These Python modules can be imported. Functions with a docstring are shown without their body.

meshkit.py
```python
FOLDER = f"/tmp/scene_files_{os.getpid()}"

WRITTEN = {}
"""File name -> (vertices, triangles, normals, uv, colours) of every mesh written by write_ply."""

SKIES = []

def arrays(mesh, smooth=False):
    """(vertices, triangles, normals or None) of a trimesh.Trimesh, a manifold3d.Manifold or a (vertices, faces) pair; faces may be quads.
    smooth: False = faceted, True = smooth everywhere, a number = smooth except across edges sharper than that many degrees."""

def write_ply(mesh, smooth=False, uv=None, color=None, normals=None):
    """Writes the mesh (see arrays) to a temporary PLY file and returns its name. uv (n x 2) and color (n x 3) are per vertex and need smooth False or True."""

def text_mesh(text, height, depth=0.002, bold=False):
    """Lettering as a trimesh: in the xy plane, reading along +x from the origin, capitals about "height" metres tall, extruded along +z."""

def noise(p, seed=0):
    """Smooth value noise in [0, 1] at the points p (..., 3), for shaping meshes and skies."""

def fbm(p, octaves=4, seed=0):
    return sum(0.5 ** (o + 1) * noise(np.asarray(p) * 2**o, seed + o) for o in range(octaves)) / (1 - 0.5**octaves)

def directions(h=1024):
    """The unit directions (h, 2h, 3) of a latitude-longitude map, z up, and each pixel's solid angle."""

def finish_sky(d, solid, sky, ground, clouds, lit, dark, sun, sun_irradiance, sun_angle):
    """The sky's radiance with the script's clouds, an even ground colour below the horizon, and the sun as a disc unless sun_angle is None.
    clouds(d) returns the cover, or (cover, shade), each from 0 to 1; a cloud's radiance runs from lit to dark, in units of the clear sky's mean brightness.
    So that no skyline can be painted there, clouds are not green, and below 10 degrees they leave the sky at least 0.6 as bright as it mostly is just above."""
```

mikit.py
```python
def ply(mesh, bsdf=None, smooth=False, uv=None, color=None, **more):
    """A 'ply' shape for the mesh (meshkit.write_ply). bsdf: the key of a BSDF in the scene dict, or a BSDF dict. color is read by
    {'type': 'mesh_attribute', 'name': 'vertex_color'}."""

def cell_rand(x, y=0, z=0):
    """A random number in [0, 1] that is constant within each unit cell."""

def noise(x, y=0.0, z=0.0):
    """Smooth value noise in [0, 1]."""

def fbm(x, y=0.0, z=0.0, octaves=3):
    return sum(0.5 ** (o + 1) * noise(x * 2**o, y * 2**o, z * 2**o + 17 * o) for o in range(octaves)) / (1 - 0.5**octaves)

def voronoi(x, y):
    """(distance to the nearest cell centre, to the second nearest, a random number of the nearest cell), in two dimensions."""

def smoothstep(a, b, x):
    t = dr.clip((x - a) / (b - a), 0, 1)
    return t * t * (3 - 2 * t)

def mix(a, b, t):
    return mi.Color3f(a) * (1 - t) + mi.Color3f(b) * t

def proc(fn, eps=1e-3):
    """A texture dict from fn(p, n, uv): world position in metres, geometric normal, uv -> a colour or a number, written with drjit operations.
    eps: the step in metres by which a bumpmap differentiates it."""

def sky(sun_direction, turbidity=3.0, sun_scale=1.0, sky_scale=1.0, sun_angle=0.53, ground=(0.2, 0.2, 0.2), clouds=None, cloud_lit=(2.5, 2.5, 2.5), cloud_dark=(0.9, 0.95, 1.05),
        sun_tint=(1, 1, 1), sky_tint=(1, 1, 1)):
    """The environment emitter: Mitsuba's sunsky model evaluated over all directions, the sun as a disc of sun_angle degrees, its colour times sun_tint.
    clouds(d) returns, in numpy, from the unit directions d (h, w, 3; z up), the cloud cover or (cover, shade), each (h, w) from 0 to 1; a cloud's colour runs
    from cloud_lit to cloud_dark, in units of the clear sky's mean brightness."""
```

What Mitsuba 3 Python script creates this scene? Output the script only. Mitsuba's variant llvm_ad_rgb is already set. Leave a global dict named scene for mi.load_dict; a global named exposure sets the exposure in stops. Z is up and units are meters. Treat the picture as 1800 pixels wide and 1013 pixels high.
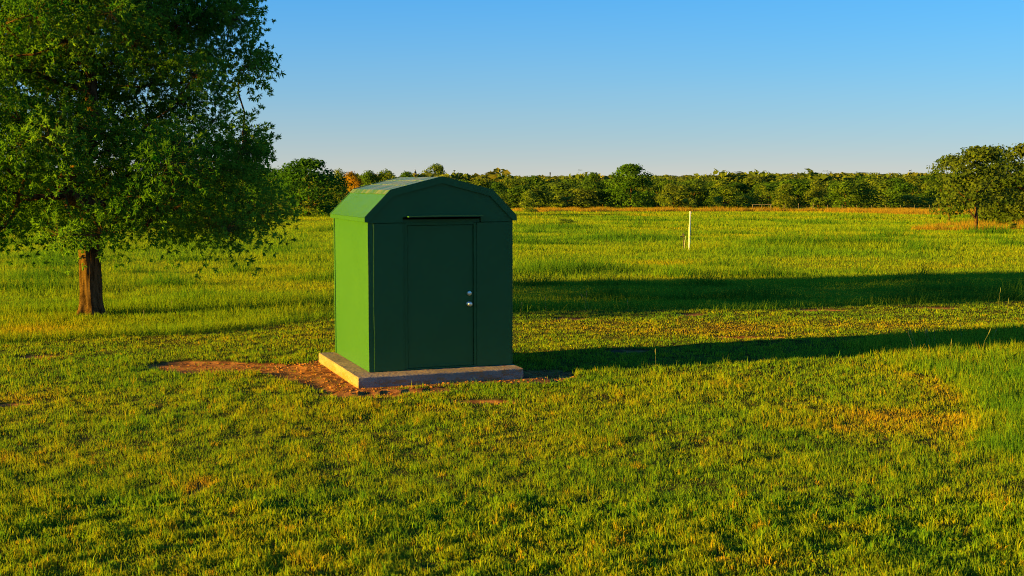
import math
import numpy as np
import trimesh
import drjit as dr
import mitsuba as mi
import mikit
from mikit import noise, fbm, smoothstep, mix
import meshkit
from trimesh.creation import box, cylinder, icosphere

T = mi.ScalarTransform4f
scene, labels = {}, {}

# ------------------------------------------------------------------ camera, sky, exposure
F_PX, PITCH, CAM_H = 2165.0, 0.0873, 2.9          # focal length in pixels of an 1800 px wide picture, downward tilt, height above the lawn
scene['camera'] = {
    'type': 'perspective', 'fov_axis': 'x', 'fov': math.degrees(2 * math.atan(900 / F_PX)),
    'near_clip': 0.1, 'far_clip': 6000.0,
    'to_world': T().look_at(origin=[0, 0, CAM_H], target=[0, math.cos(PITCH), CAM_H - math.sin(PITCH)], up=[0, 0, 1]),
}
HZ = 4.4   # brightness of the horizon veil in units of the mean sky
SUN_AZ, SUN_EL = math.radians(19.3), math.radians(9.5)   # the sun stands low on the left, a little behind the camera
SUN = [-math.cos(SUN_AZ) * math.cos(SUN_EL), -math.sin(SUN_AZ) * math.cos(SUN_EL), math.sin(SUN_EL)]


def horizon_haze(d):
    """a thin pale veil all round the horizon, a little streaky"""
    el = np.degrees(np.arcsin(np.clip(d[..., 2], 0, 1)))
    az = np.arctan2(d[..., 1], d[..., 0])
    streak = meshkit.fbm(np.stack([np.cos(az) * 4, np.sin(az) * 4, el * 0.5], -1), 3, 8) - 0.5
    return np.clip(0.84 * np.exp(-el / 3.8) * (1 + 0.10 * streak), 0, 1)


scene['sky'] = mikit.sky(SUN, turbidity=2.0, sun_scale=1.0, sky_scale=0.285, ground=(0.08, 0.09, 0.03), sun_tint=(0.90, 0.95, 0.07), sky_tint=(0.13, 0.93, 2.05),
                         clouds=horizon_haze, cloud_lit=(HZ * 0.60, HZ * 0.54, HZ * 0.47))
exposure = 4.3


def tag(key, label=None, category=None, group=None, kind=None):
    d = labels.setdefault(key, {})
    for k, v in (('label', label), ('category', category), ('group', group), ('kind', kind)):
        if v:
            d[k] = v


def pix_ray(px, py):
    a, b = (px - 900) / F_PX, (506.5 - py) / F_PX
    c, s = math.cos(PITCH), math.sin(PITCH)
    return np.array([a, c + b * s, -s + b * c])


def on_ground(px, py):
    """The point of the flat lawn that a place in the photograph shows (used once, to survey where things stand)."""
    r = pix_ray(px, py)
    return (r * (-CAM_H / r[2]))[:2]


def at_depth(px, y):
    r = pix_ray(px, 380)
    return px_x(px, y), y


def px_x(px, y):
    return (px - 900) / F_PX * y * 1.0 / (math.cos(PITCH) + 0.058 * math.sin(PITCH))


def sstep(a, b, x):
    t = np.clip((np.asarray(x, float) - a) / (b - a), 0, 1)
    return t * t * (3 - 2 * t)


def nz(x, y, s, seed=0, octaves=3):
    """fbm in the plane at scale s metres, about -1..1"""
    p = np.stack([np.asarray(x, float) / s, np.asarray(y, float) / s, np.full(np.shape(x), 3.7 + seed * 11.3)], -1)
    return meshkit.fbm(p, octaves, seed) * 2 - 1


# ------------------------------------------------------------------ the lie of the land
TH, SX, SY, SW, SD, SLAB = 0.3595, -2.045, 17.485, 2.19, 2.19, 0.152
U, V = np.array([math.cos(TH), math.sin(TH)]), np.array([-math.sin(TH), math.cos(TH)])
MOW = np.array([[-30, 19.0], [-14, 20.2], [-9.1, 21.6], [-6.1, 23.0], [-3.9, 25.6], [0, 26.9], [5.75, 27.5], [12.3, 29.3], [20, 31.5], [40, 36]])
ARC = np.array([[5, 7.5], [11.5, 6.2], [12.3, 5.3], [13.1, 5.0], [14.2, 5.4], [15.45, 5.95], [17.0, 6.25], [18.5, 6.2], [20.0, 5.7], [21.5, 5.6], [23, 7.2], [24.5, 9.5], [28, 40]])  # y, x


def mow_y(x):
    return np.interp(x, MOW[:, 0], MOW[:, 1]) + 0.25 * nz(x, 0 * np.asarray(x), 2.5, 31)


def tall_mask(x, y):
    """1 in the uncut meadow behind the mown ground"""
    return sstep(-0.1, 0.25, y - mow_y(x))


def arc_mask(x, y):
    """1 in the longer grass on the right, outside the mower's turning circle"""
    return sstep(-0.3, 0.5, x - np.interp(y, ARC[:, 0], ARC[:, 1]) - 0.45 * nz(x, y, 0.9, 33)) * (1 - tall_mask(x, y))


def survey(points):
    return np.array([on_ground(*p) for p in points])


DIRT_LINE = survey([(322, 642), (365, 645), (420, 645), (480, 647), (535, 650), (580, 664), (618, 690), (690, 692), (770, 684)])
DIRT_R = np.array([0.55, 0.66, 0.54, 0.46, 0.66, 0.62, 0.42, 0.32, 0.18])
DIRT_SPOTS = [(*on_ground(955, 660), 0.48, 0.72), (*on_ground(905, 672), 0.30, 0.12), (*on_ground(845, 706), 0.55, 0.13), (*on_ground(600, 692), 0.5, 0.22), (*on_ground(60, 627), 0.35, 0.22),
              (*on_ground(15, 710), 0.22, 0.12), (*on_ground(338, 868), 0.05, 0.22), (*on_ground(1212, 553), 0.35, 0.35), (*on_ground(1440, 545), 0.6, 0.22),
              (*on_ground(1640, 541), 0.7, 0.2), (*on_ground(1000, 560), 0.4, 0.22), (*on_ground(1310, 592), 0.6, 0.2), (*on_ground(1100, 617), 0.4, 0.3)]


def dirt(x, y):
    x, y = np.asarray(x, float), np.asarray(y, float)
    best = np.full(x.shape, -9.0)
    near = (x > -9.5) & (x < 12) & (y > 8) & (y < 31)
    xs, ys = x[near], y[near]
    w = 0.13 * nz(xs, ys, 0.35, 41) + 0.06 * nz(xs, ys, 0.1, 42)
    b = np.full(xs.shape, -9.0)
    for (a, c), ra, rc in zip(zip(DIRT_LINE[:-1], DIRT_LINE[1:]), DIRT_R[:-1], DIRT_R[1:]):
        d = c - a
        t = np.clip(((xs - a[0]) * d[0] + (ys - a[1]) * d[1]) / (d @ d), 0, 1)
        b = np.maximum(b, ra + (rc - ra) * t - np.hypot(xs - a[0] - t * d[0], ys - a[1] - t * d[1]))
    for cx, cy, rx, ry in DIRT_SPOTS:
        b = np.maximum(b, (1 - np.hypot((xs - cx) / rx, (ys - cy) / ry)) * min(rx, ry))
    u, v = (xs - SX) * U[0] + (ys - SY) * U[1], (xs - SX) * V[0] + (ys - SY) * V[1]
    ring = 0.24 - np.hypot(np.maximum(np.maximum(-0.26 - u, u - SW - 0.02), 0), np.maximum(np.maximum(-0.39 - v, v - SD - 0.08), 0))
    ring = np.where(v > 0.5, ring - 0.1, ring)
    b = np.maximum(b, ring)
    best[near] = b + w
    return sstep(-0.03, 0.07, best)


def land(x, y):
    """height of the open ground without the fine bumps"""
    x, y = np.asarray(x, float), np.asarray(y, float)
    z = -0.0092 * np.clip(y - 60, 0, 140)
    z = z - 2.3 * sstep(195, 260, y) * (1 - sstep(330, 620, y))
    z = z + sstep(380, 750, y) * (0.5 + 1.9 * sstep(40, 210, x)) - sstep(1000, 1600, y) * 6
    return z + 0.14 * nz(x * 0.7, y, 8.0, 5, 2) * sstep(24, 40, y) * (1 - sstep(300, 400, y))


def slab_inside(x, y, m=0.0):
    u, v = (x - SX) * U[0] + (y - SY) * U[1], (x - SX) * V[0] + (y - SY) * V[1]
    return (u > -0.264 - m) & (u < SW + 0.03 + m) & (v > -0.389 - m) & (v < SD + 0.083 + m)


def ground_z(x, y):
    x, y = np.asarray(x, float), np.asarray(y, float)
    near = (1 - sstep(34, 44, y)) * (1 - sstep(16, 22, np.abs(x)))
    fine = 0.030 * nz(x, y, 1.3, 6, 3) + 0.017 * nz(x, y, 0.34, 7, 2)
    d = dirt(x, y)
    return land(x, y) + near * (fine * (1 - 0.5 * d) * np.where(slab_inside(x, y, 0.3), 0.4, 1.0) - 0.035 * d * ~slab_inside(x, y, 0.35))


def grid_lines(lo, hi, step, far, grow=1.06):
    core = np.arange(lo, hi + 1e-6, step)
    out = [core]
    for sgn, start, end in ((-1, lo, far[0]), (1, hi, far[1])):
        p, s, arr = start, step, []
        while (end - p) * sgn > 0:
            s *= grow
            p += sgn * s
            arr.append(p)
        out.insert(0, np.array(arr[::-1])) if sgn < 0 else out.append(np.array(arr))
    return np.concatenate(out)


gx, gy = grid_lines(-6, 7, 0.095, (-2500, 2500), 1.075), grid_lines(8, 27, 0.10, (-300, 4000), 1.055)
GX, GY = np.meshgrid(gx, gy)
GZ = ground_z(GX, GY)
ny_, nx_ = GX.shape
i, j = np.meshgrid(np.arange(ny_ - 1), np.arange(nx_ - 1), indexing='ij')
q = np.stack([i * nx_ + j, i * nx_ + j + 1, (i + 1) * nx_ + j + 1, (i + 1) * nx_ + j], -1).reshape(-1, 4)
guv = np.stack([dirt(GX, GY), tall_mask(GX, GY)], -1).reshape(-1, 2)


def ground_color(p, n, uv):
    a, b, c = fbm(p.x * 9, p.y * 9, 2.0, 3), noise(p.x * 70, p.y * 70, 5.0), fbm(p.x * 1.3, p.y * 1.3, 7.0, 3)
    thatch = mix((0.022, 0.026, 0.006), (0.10, 0.080, 0.018), smoothstep(0.25, 0.75, a * 0.6 + b * 0.4))
    soil = mix(mix((0.15, 0.056, 0.022), (0.40, 0.160, 0.050), smoothstep(0.3, 0.7, a)), (0.10, 0.056, 0.036), smoothstep(0.40, 0.66, c) * 0.85)
    soil = soil * (0.75 + 0.5 * b)
    mead = mix((0.130, 0.175, 0.010), (0.210, 0.210, 0.012), smoothstep(0.3, 0.7, fbm(p.x * 0.25, p.y * 0.25, 3.0, 3)))
    mead = mead * (0.6 + 0.8 * fbm(p.x * 3, p.y * 1.5, 9.0, 3))
    col = mix(thatch, mead, uv.y)
    return mix(col, soil, smoothstep(0.25, 0.75, uv.x))


scene['ground_mat'] = {'type': 'twosided', 'bsdf': {'type': 'diffuse', 'reflectance': mikit.proc(ground_color)}}
scene['ground'] = mikit.ply((np.stack([GX, GY, GZ], -1).reshape(-1, 3), q), 'ground_mat', smooth=True, uv=guv)
tag('ground', 'mown lawn, worn red soil and open meadow', kind='structure')

# ------------------------------------------------------------------ materials
vc = {'type': 'mesh_attribute', 'name': 'vertex_color'}
scene['leaf_mat'] = {'type': 'principledthin', 'base_color': vc, 'roughness': 0.45, 'diff_trans': 0.9, 'eta': 1.42, 'spec_tint': 0.0}
scene['grass_mat'] = {'type': 'principledthin', 'base_color': vc, 'roughness': 0.6, 'diff_trans': 0.95, 'eta': 1.25}


def bark_color(p, n, uv):
    a = fbm(p.x * 22, p.y * 22, p.z * 3.5, 3)
    b = noise(p.x * 90, p.y * 90, p.z * 40)
    return mix((0.034, 0.018, 0.010), (0.145, 0.080, 0.040), smoothstep(0.30, 0.72, a * 0.75 + b * 0.25))


scene['bark_mat'] = {'type': 'twosided', 'bsdf': {'type': 'diffuse', 'reflectance': mikit.proc(bark_color)}}


def paint_color(p, n, uv):
    k = fbm(p.x * 2.2, p.y * 2.2, p.z * 1.6, 3)
    return mix((0.029, 0.099, 0.030), (0.035, 0.111, 0.035), k)


def roof_color(p, n, uv):
    # chalky, weathered paint in streaks that run down the slope
    a = (p.x - SX) * float(U[0]) + (p.y - SY) * float(U[1])
    b = (p.x - SX) * float(V[0]) + (p.y - SY) * float(V[1])
    k = fbm(a * 2.5, b * 9.0, 4.0, 4)
    return mix((0.030, 0.086, 0.020), (0.155, 0.145, 0.085), smoothstep(0.30, 0.72, k) * 0.55)


def paint_rough(p, n, uv):
    return 0.26 + 0.14 * fbm(p.x * 5, p.y * 5, p.z * 5, 3)


def dent(p, n, uv):
    return fbm(p.x * 2.6, p.y * 2.6, p.z * 2.6, 2)


scene['paint_mat'] = {'type': 'twosided', 'bsdf': {'type': 'bumpmap', 'arbitrary': mikit.proc(dent, 5e-3), 'scale': 0.003,
                      'bsdf': {'type': 'principled', 'base_color': mikit.proc(paint_color), 'roughness': mikit.proc(paint_rough), 'specular': 0.12}}}
scene['roof_paint_mat'] = {'type': 'twosided', 'bsdf': {'type': 'principled', 'base_color': mikit.proc(roof_color), 'roughness': 0.42, 'specular': 0.35}}
scene['steel_mat'] = {'type': 'twosided', 'bsdf': {'type': 'principled', 'base_color': {'type': 'rgb', 'value': [0.80, 0.77, 0.70]}, 'roughness': 0.34, 'metallic': 1.0}}
scene['rubber_mat'] = {'type': 'twosided', 'bsdf': {'type': 'principled', 'base_color': {'type': 'rgb', 'value': [0.02, 0.022, 0.02]}, 'roughness': 0.6}}


def concrete_color(p, n, uv):
    a, b = fbm(p.x * 3, p.y * 3, p.z * 9, 4), noise(p.x * 60, p.y * 60, p.z * 60)
    c = mix((0.20, 0.155, 0.125), (0.30, 0.230, 0.180), smoothstep(0.25, 0.75, a * 0.7 + b * 0.3))
    pit = smoothstep(0.80, 0.88, noise(p.x * 38, p.y * 38, p.z * 38))
    splash = smoothstep(0.50, 0.66, fbm(p.x * 9, p.y * 9, p.z * 14, 3) + (0.07 - p.z) * 2.0)
    return mix(mix(c, (0.15, 0.13, 0.11), pit * 0.6), (0.30, 0.14, 0.05), splash * 0.75)


scene['concrete_mat'] = {'type': 'twosided', 'bsdf': {'type': 'bumpmap', 'arbitrary': mikit.proc(lambda p, n, uv: fbm(p.x * 25, p.y * 25, p.z * 25, 3), 3e-3), 'scale': 0.006,
                         'bsdf': {'type': 'diffuse', 'reflectance': mikit.proc(concrete_color)}}}
scene['pipe_mat'] = {'type': 'principled', 'base_color': mikit.proc(lambda p, n, uv: mix((0.74, 0.70, 0.58), (0.50, 0.44, 0.32), smoothstep(0.45, 0.8, fbm(p.x * 9, p.y * 9, p.z * 5, 3)))), 'roughness': 0.4}
scene['dark_iron_mat'] = {'type': 'principled', 'base_color': {'type': 'rgb', 'value': [0.03, 0.027, 0.024]}, 'roughness': 0.5, 'metallic': 0.3}
scene['post_mat'] = {'type': 'twosided', 'bsdf': {'type': 'diffuse', 'reflectance': mikit.proc(lambda p, n, uv: mix((0.11, 0.09, 0.07), (0.20, 0.17, 0.14), noise(p.x * 3, p.y * 3, p.z * 2)))}}


# ------------------------------------------------------------------ the shelter
def shelter_world(m):
    v = np.array(m.vertices)
    m = m.copy()
    m.vertices = np.stack([SX + v[:, 0] * U[0] + v[:, 1] * V[0], SY + v[:, 0] * U[1] + v[:, 1] * V[1], v[:, 2]], -1)
    return m


def bx(u0, u1, v0, v1, z0, z1, chamfer=0.0):
    if chamfer:
        import manifold3d as m3
        c = chamfer
        pts = []
        for x0, x1, y0, y1, a0, a1 in ((u0 + c, u1 - c, v0 + c, v1 - c, z0, z1), (u0, u1, v0 + c, v1 - c, z0 + c, z1 - c), (u0 + c, u1 - c, v0, v1, z0 + c, z1 - c)):
            pts += [(x, y, z) for x in (x0, x1) for y in (y0, y1) for z in (a0, a1)]
        return trimesh.convex.convex_hull(np.array(pts))
    b = box(extents=(u1 - u0, v1 - v0, z1 - z0))
    b.apply_translation(((u0 + u1) / 2, (v0 + v1) / 2, (z0 + z1) / 2))
    return b


def prism(poly, v0, v1):
    """polygon in (u, z), extruded from v0 to v1"""
    import shapely.geometry as sg
    m = trimesh.creation.extrude_polygon(sg.Polygon(poly), v1 - v0, engine='earcut')
    p = np.array(m.vertices)
    m.vertices = np.stack([p[:, 0], v0 + p[:, 2], p[:, 1]], -1)
    m.invert()
    return m


def put(key, meshes, mat, smooth=False, world=shelter_world):
    m = trimesh.util.concatenate(meshes) if isinstance(meshes, (list, tuple)) else meshes
    scene[key] = mikit.ply(world(m) if world else m, mat, smooth=smooth)


def rough_slab():
    m = bx(-0.264, SW + 0.03, -0.389, SD + 0.083, -0.25, SLAB, 0.012)
    for _ in range(5):
        m = m.subdivide()
    v = np.array(m.vertices)
    n = meshkit.fbm(v * 5.0, 3, 71) - 0.5
    edge = meshkit.fbm(v * 16.0, 2, 72) - 0.5
    v += np.array(m.vertex_normals) * (0.010 * n + 0.013 * edge)[:, None]
    m.vertices = v
    return m


put('concrete_slab', rough_slab(), 'concrete_mat', smooth=40)
tag('concrete_slab', 'low concrete pad under the green steel shelter, sunlit on its left edge', 'concrete pad')

ZB, ZE, ZK, ZR, UB, OV, FO = SLAB + 0.004, 2.372, 2.757, 2.949, 0.322, 0.056, 0.034
S = 'storm_shelter'
tag(S, 'green painted steel shelter with gambrel roof and one door on a concrete pad', 'shelter')
wall_top = 2.365
gable = [(0, 2.297), (0.512, 2.297), (0.512, 2.372), (1.690, 2.372), (1.690, 2.297), (SW, 2.297), (SW, wall_top), (SW - UB, ZK - 0.055), (SW / 2, ZR - 0.06), (UB, ZK - 0.055), (0, wall_top)]
# body: corner strips in the plane v = 0, panels 10 mm proud of them, the door set back
put(S + '__side_wall', [bx(0, 0.012, 0.004, SD - 0.004, ZB, wall_top)], 'paint_mat')
put(S + '__side_wall_001', [bx(SW - 0.012, SW, 0.004, SD - 0.004, ZB, wall_top)], 'paint_mat')
put(S + '__back_wall', [prism([(0.014, ZB), (SW - 0.014, ZB), (SW - 0.014, wall_top), (SW - UB, ZK - 0.055), (SW / 2, ZR - 0.06), (UB, ZK - 0.055), (0.014, wall_top)], SD - 0.014, SD)], 'paint_mat')
put(S + '__corner_strip', [bx(-0.003, 0.073, -0.001, 0.011, ZB, 2.294, 0.002), bx(-0.004, 0.009, -0.003, 0.065, ZB, 2.294, 0.002)], 'paint_mat')
put(S + '__corner_strip_001', [bx(SW - 0.060, SW + 0.003, -0.001, 0.011, ZB, 2.294, 0.002), bx(SW - 0.009, SW + 0.004, -0.003, 0.065, ZB, 2.294, 0.002)], 'paint_mat')
put(S + '__corner_strip_002', [bx(-0.014, 0.008, SD - 0.045, SD + 0.004, ZB, 2.30, 0.002)], 'paint_mat')
put(S + '__front_panel', [bx(0.073, 0.512, -0.009, 0.010, ZB, 2.285, 0.0014)], 'paint_mat')
put(S + '__front_panel_001', [bx(1.632, SW - 0.012, -0.009, 0.010, ZB, 2.285, 0.0014)], 'paint_mat')
put(S + '__gable_panel', [prism(gable, -0.012, 0.010), bx(0.002, 0.510, -0.019, -0.0125, 2.293, 2.309, 0.002), bx(1.692, SW - 0.002, -0.019, -0.0125, 2.293, 2.309, 0.002),
                          prism([(0.018, 2.375), (0.030, 2.362), (UB + 0.012, ZK - 0.105), (UB, ZK - 0.092)], -0.020, -0.0122)], 'paint_mat')
# door frame and door
put(S + '__door_frame', [bx(0.512, 0.579, 0.016, 0.05, ZB, 2.285), bx(1.590, 1.630, 0.004, 0.05, ZB, 2.285, 0.002), bx(0.579, 1.590, 0.014, 0.06, 2.255, 2.290), bx(0.513, 1.689, 0.022, 0.034, 2.2905, 2.338), bx(0.5125, 0.530, -0.002, 0.0155, ZB, 2.284, 0.002)], 'paint_mat')
D = S + '__door'
put(D, [bx(0.585, 1.583, 0.034, 0.078, ZB + 0.022, 2.249, 0.003), bx(0.585, 1.583, 0.024, 0.0335, ZB + 0.024, ZB + 0.060, 0.002)], 'paint_mat')
put(S + '__threshold', [bx(0.56, 1.62, -0.004, 0.05, ZB, ZB + 0.020, 0.003)], 'paint_mat')


def lathe_v(profile, u, z, n=24):
    """revolved (radius, distance towards the viewer) profile about the door's normal"""
    m = trimesh.creation.revolve(np.array(profile), sections=n)
    p = np.array(m.vertices)
    m.vertices = np.stack([u + p[:, 0], 0.034 - p[:, 2], z + p[:, 1]], -1)
    m.invert()
    m.fix_normals()
    return m


put(D + '__deadbolt', [lathe_v([(0, 0), (0.037, 0), (0.037, 0.008), (0.031, 0.022), (0.016, 0.026), (0.014, 0.021), (0, 0.021)], 1.523, 1.243),
                       lathe_v([(0, 0.02), (0.009, 0.02), (0.009, 0.027), (0, 0.028)], 1.523, 1.243)], 'steel_mat', 35)
put(D + '__door_knob', [lathe_v([(0, 0), (0.036, 0), (0.036, 0.005), (0.030, 0.012), (0.014, 0.016), (0.012, 0.035), (0.025, 0.042), (0.035, 0.055), (0.035, 0.068), (0.026, 0.078), (0.011, 0.081), (0, 0.079)], 1.519, 1.087)], 'steel_mat', 35)
for k, z in enumerate((2.004, 1.281, 0.495)):
    key = D + '__hinge' + ('' if k == 0 else '_%03d' % k)
    c = cylinder(0.009, 0.115, sections=14)
    c.apply_translation((0.582, 0.021, z))
    put(key, [c, bx(0.587, 0.62, 0.0285, 0.0335, z - 0.05, z + 0.05, 0.001)], 'paint_mat' if k != 1 else 'paint_mat', 35)
# drip cap over the door
put(S + '__drip_cap', [bx(0.562, 1.694, -0.150, -0.0125, 2.372, 2.389, 0.002), bx(0.562, 1.694, -0.0165, -0.0123, 2.3895, 2.41)], 'paint_mat')

# roof: four folded sheets with a deep fascia, laps and a lip along the rakes
def sheet(a, b, t, v0, v1):
    """a slab along the roof between (u, z) points a and b, thickness t below the line"""
    a, b = np.array(a, float), np.array(b, float)
    d = (b - a) / np.linalg.norm(b - a)
    n = np.array([d[1], -d[0]])
    n = n if n[1] < 0 else -n
    return prism([a, b, b + n * t, a + n * t], v0, v1)


V0, V1 = -FO, SD + FO
eL, kL, rd, kR, eR = (-OV, ZE), (UB, ZK), (SW / 2, ZR), (SW - UB, ZK), (SW + OV, ZE)
R = S + '__roof'


def along(a, b, t):
    return (a[0] + (b[0] - a[0]) * t, a[1] + (b[1] - a[1]) * t)


def off(pt, du, dz):
    return (pt[0] + du, pt[1] + dz)


lower_l = [sheet(eL, off(kL, -0.004, -0.006), 0.010, V0, V1), bx(-OV - 0.002, -OV + 0.008, V0, V1, ZE - 0.065, ZE - 0.004, 0.002), bx(-OV + 0.0085, 0.012, V0 + 0.01, V1 - 0.01, ZE - 0.064, ZE - 0.056)]
lower_r = [sheet(off(kR, 0.004, -0.006), eR, 0.010, V0, V1), bx(SW + OV - 0.008, SW + OV + 0.002, V0, V1, ZE - 0.065, ZE - 0.004, 0.002), bx(SW - 0.012, SW + OV - 0.0085, V0 + 0.01, V1 - 0.01, ZE - 0.064, ZE - 0.056)]
lap_l, lap_r = along(kL, eL, 0.15), along(kR, eR, 0.15)
upper_l = [sheet(kL, rd, 0.010, V0, V1), sheet(off(lap_l, -0.004, 0.006), off(kL, -0.0035, 0.004), 0.006, V0 - 0.002, V1)]
upper_r = [sheet(rd, kR, 0.010, V0, V1), sheet(off(kR, 0.0035, 0.004), off(lap_r, 0.004, 0.006), 0.006, V0 - 0.002, V1)]
for t in (0.36, 0.68):
    for up, k in ((upper_l, kL), (upper_r, kR)):
        a, b = along(k, rd, t), along(k, rd, t + 0.035)
        up.append(sheet(off(min(a, b), 0, 0.006), off(max(a, b), 0, 0.006), 0.0055, V0 + 0.012, V1 - 0.012))
put(R + '__roof_panel', lower_l, 'paint_mat')
put(R + '__roof_panel_001', upper_l, 'roof_paint_mat')
put(R + '__roof_panel_002', upper_r, 'roof_paint_mat')
put(R + '__roof_panel_003', lower_r, 'paint_mat')


def inset(pts, d):
    return [(SW / 2 + (u - SW / 2) * (1 - d / 1.1), z - d) for u, z in pts]


outer = [eL, kL, rd, kR, eR]
inner = [(eR[0] - 0.058, ZE - 0.062), (SW - UB - 0.040, ZK - 0.088), (SW / 2, ZR - 0.092), (UB + 0.040, ZK - 0.088), (eL[0] + 0.058, ZE - 0.062)]
fascia_poly = [(eL[0], ZE - 0.064)] + outer + [(eR[0], ZE - 0.064)] + inner
put(R + '__fascia', [prism(fascia_poly, V0 - 0.007, V0 - 0.0005)], 'paint_mat')
put(R + '__fascia_001', [prism(fascia_poly, V1 + 0.0005, V1 + 0.007)], 'paint_mat')
rims = []
for v0, v1 in ((V0 - 0.009, V0 + 0.016), (V1 - 0.016, V1 + 0.009)):
    for a, b in ((eL, kL), (kL, rd), (rd, kR), (kR, eR)):
        rims.append(sheet(off(a, 0, 0.010), off(b, 0, 0.010), 0.012, v0, v1))
put(R + '__rake_trim', rims[:4], 'paint_mat')
put(R + '__rake_trim_001', rims[4:], 'paint_mat')
# lifting eye on the ridge
eye = trimesh.creation.torus(0.034, 0.010, 24, 10)
eye.apply_transform(trimesh.transformations.rotation_matrix(math.pi / 2, (1, 0, 0)))
eye.apply_transform(trimesh.transformations.rotation_matrix(1.0, (0, 0, 1)))
eye.apply_translation((SW / 2, 1.35, ZR + 0.048))
stud = cylinder(0.012, 0.03, sections=12)
stud.apply_translation((SW / 2, 1.35, ZR + 0.006))
tip = cylinder(0.007, 0.03, sections=10)
tip.apply_translation((SW / 2, 1.35, ZR + 0.098))
put(S + '__lifting_eye', [eye, stud, tip], 'dark_iron_mat', 40)

# ------------------------------------------------------------------ marker pipe and hydrant in the meadow
px_, py_ = on_ground(1211, 443)
zg = float(ground_z(px_, py_))
pipe = trimesh.creation.revolve(np.array([(0, -0.2), (0.035, -0.2), (0.035, 1.53), (0.041, 1.53), (0.041, 1.60), (0.037, 1.61), (0, 1.612)]), sections=24)
pipe.apply_transform(trimesh.transformations.rotation_matrix(0.020, (0, 1, 0)))
pipe.apply_translation((px_, py_, zg))
scene['marker_pipe'] = mikit.ply(pipe, 'pipe_mat', smooth=40)
tag('marker_pipe', 'tall white pipe with a cap standing upright alone in the meadow', 'pipe')
hx, hy = px_ - 0.205, py_ + 0.15
H = 'yard_hydrant'
tag(H, 'small dark hydrant with a knobbed head just left of the white pipe', 'hydrant')
st = trimesh.creation.revolve(np.array([(0, -0.2), (0.022, -0.2), (0.022, 0.60), (0, 0.60)]), sections=12)
st.apply_translation((hx, hy, zg))
scene[H + '__riser'] = mikit.ply(st, 'dark_iron_mat', smooth=40)
hd = trimesh.creation.revolve(np.array([(0, 0.56), (0.035, 0.57), (0.045, 0.62), (0.04, 0.67), (0.018, 0.70), (0.014, 0.74), (0, 0.745)]), sections=14)
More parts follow.
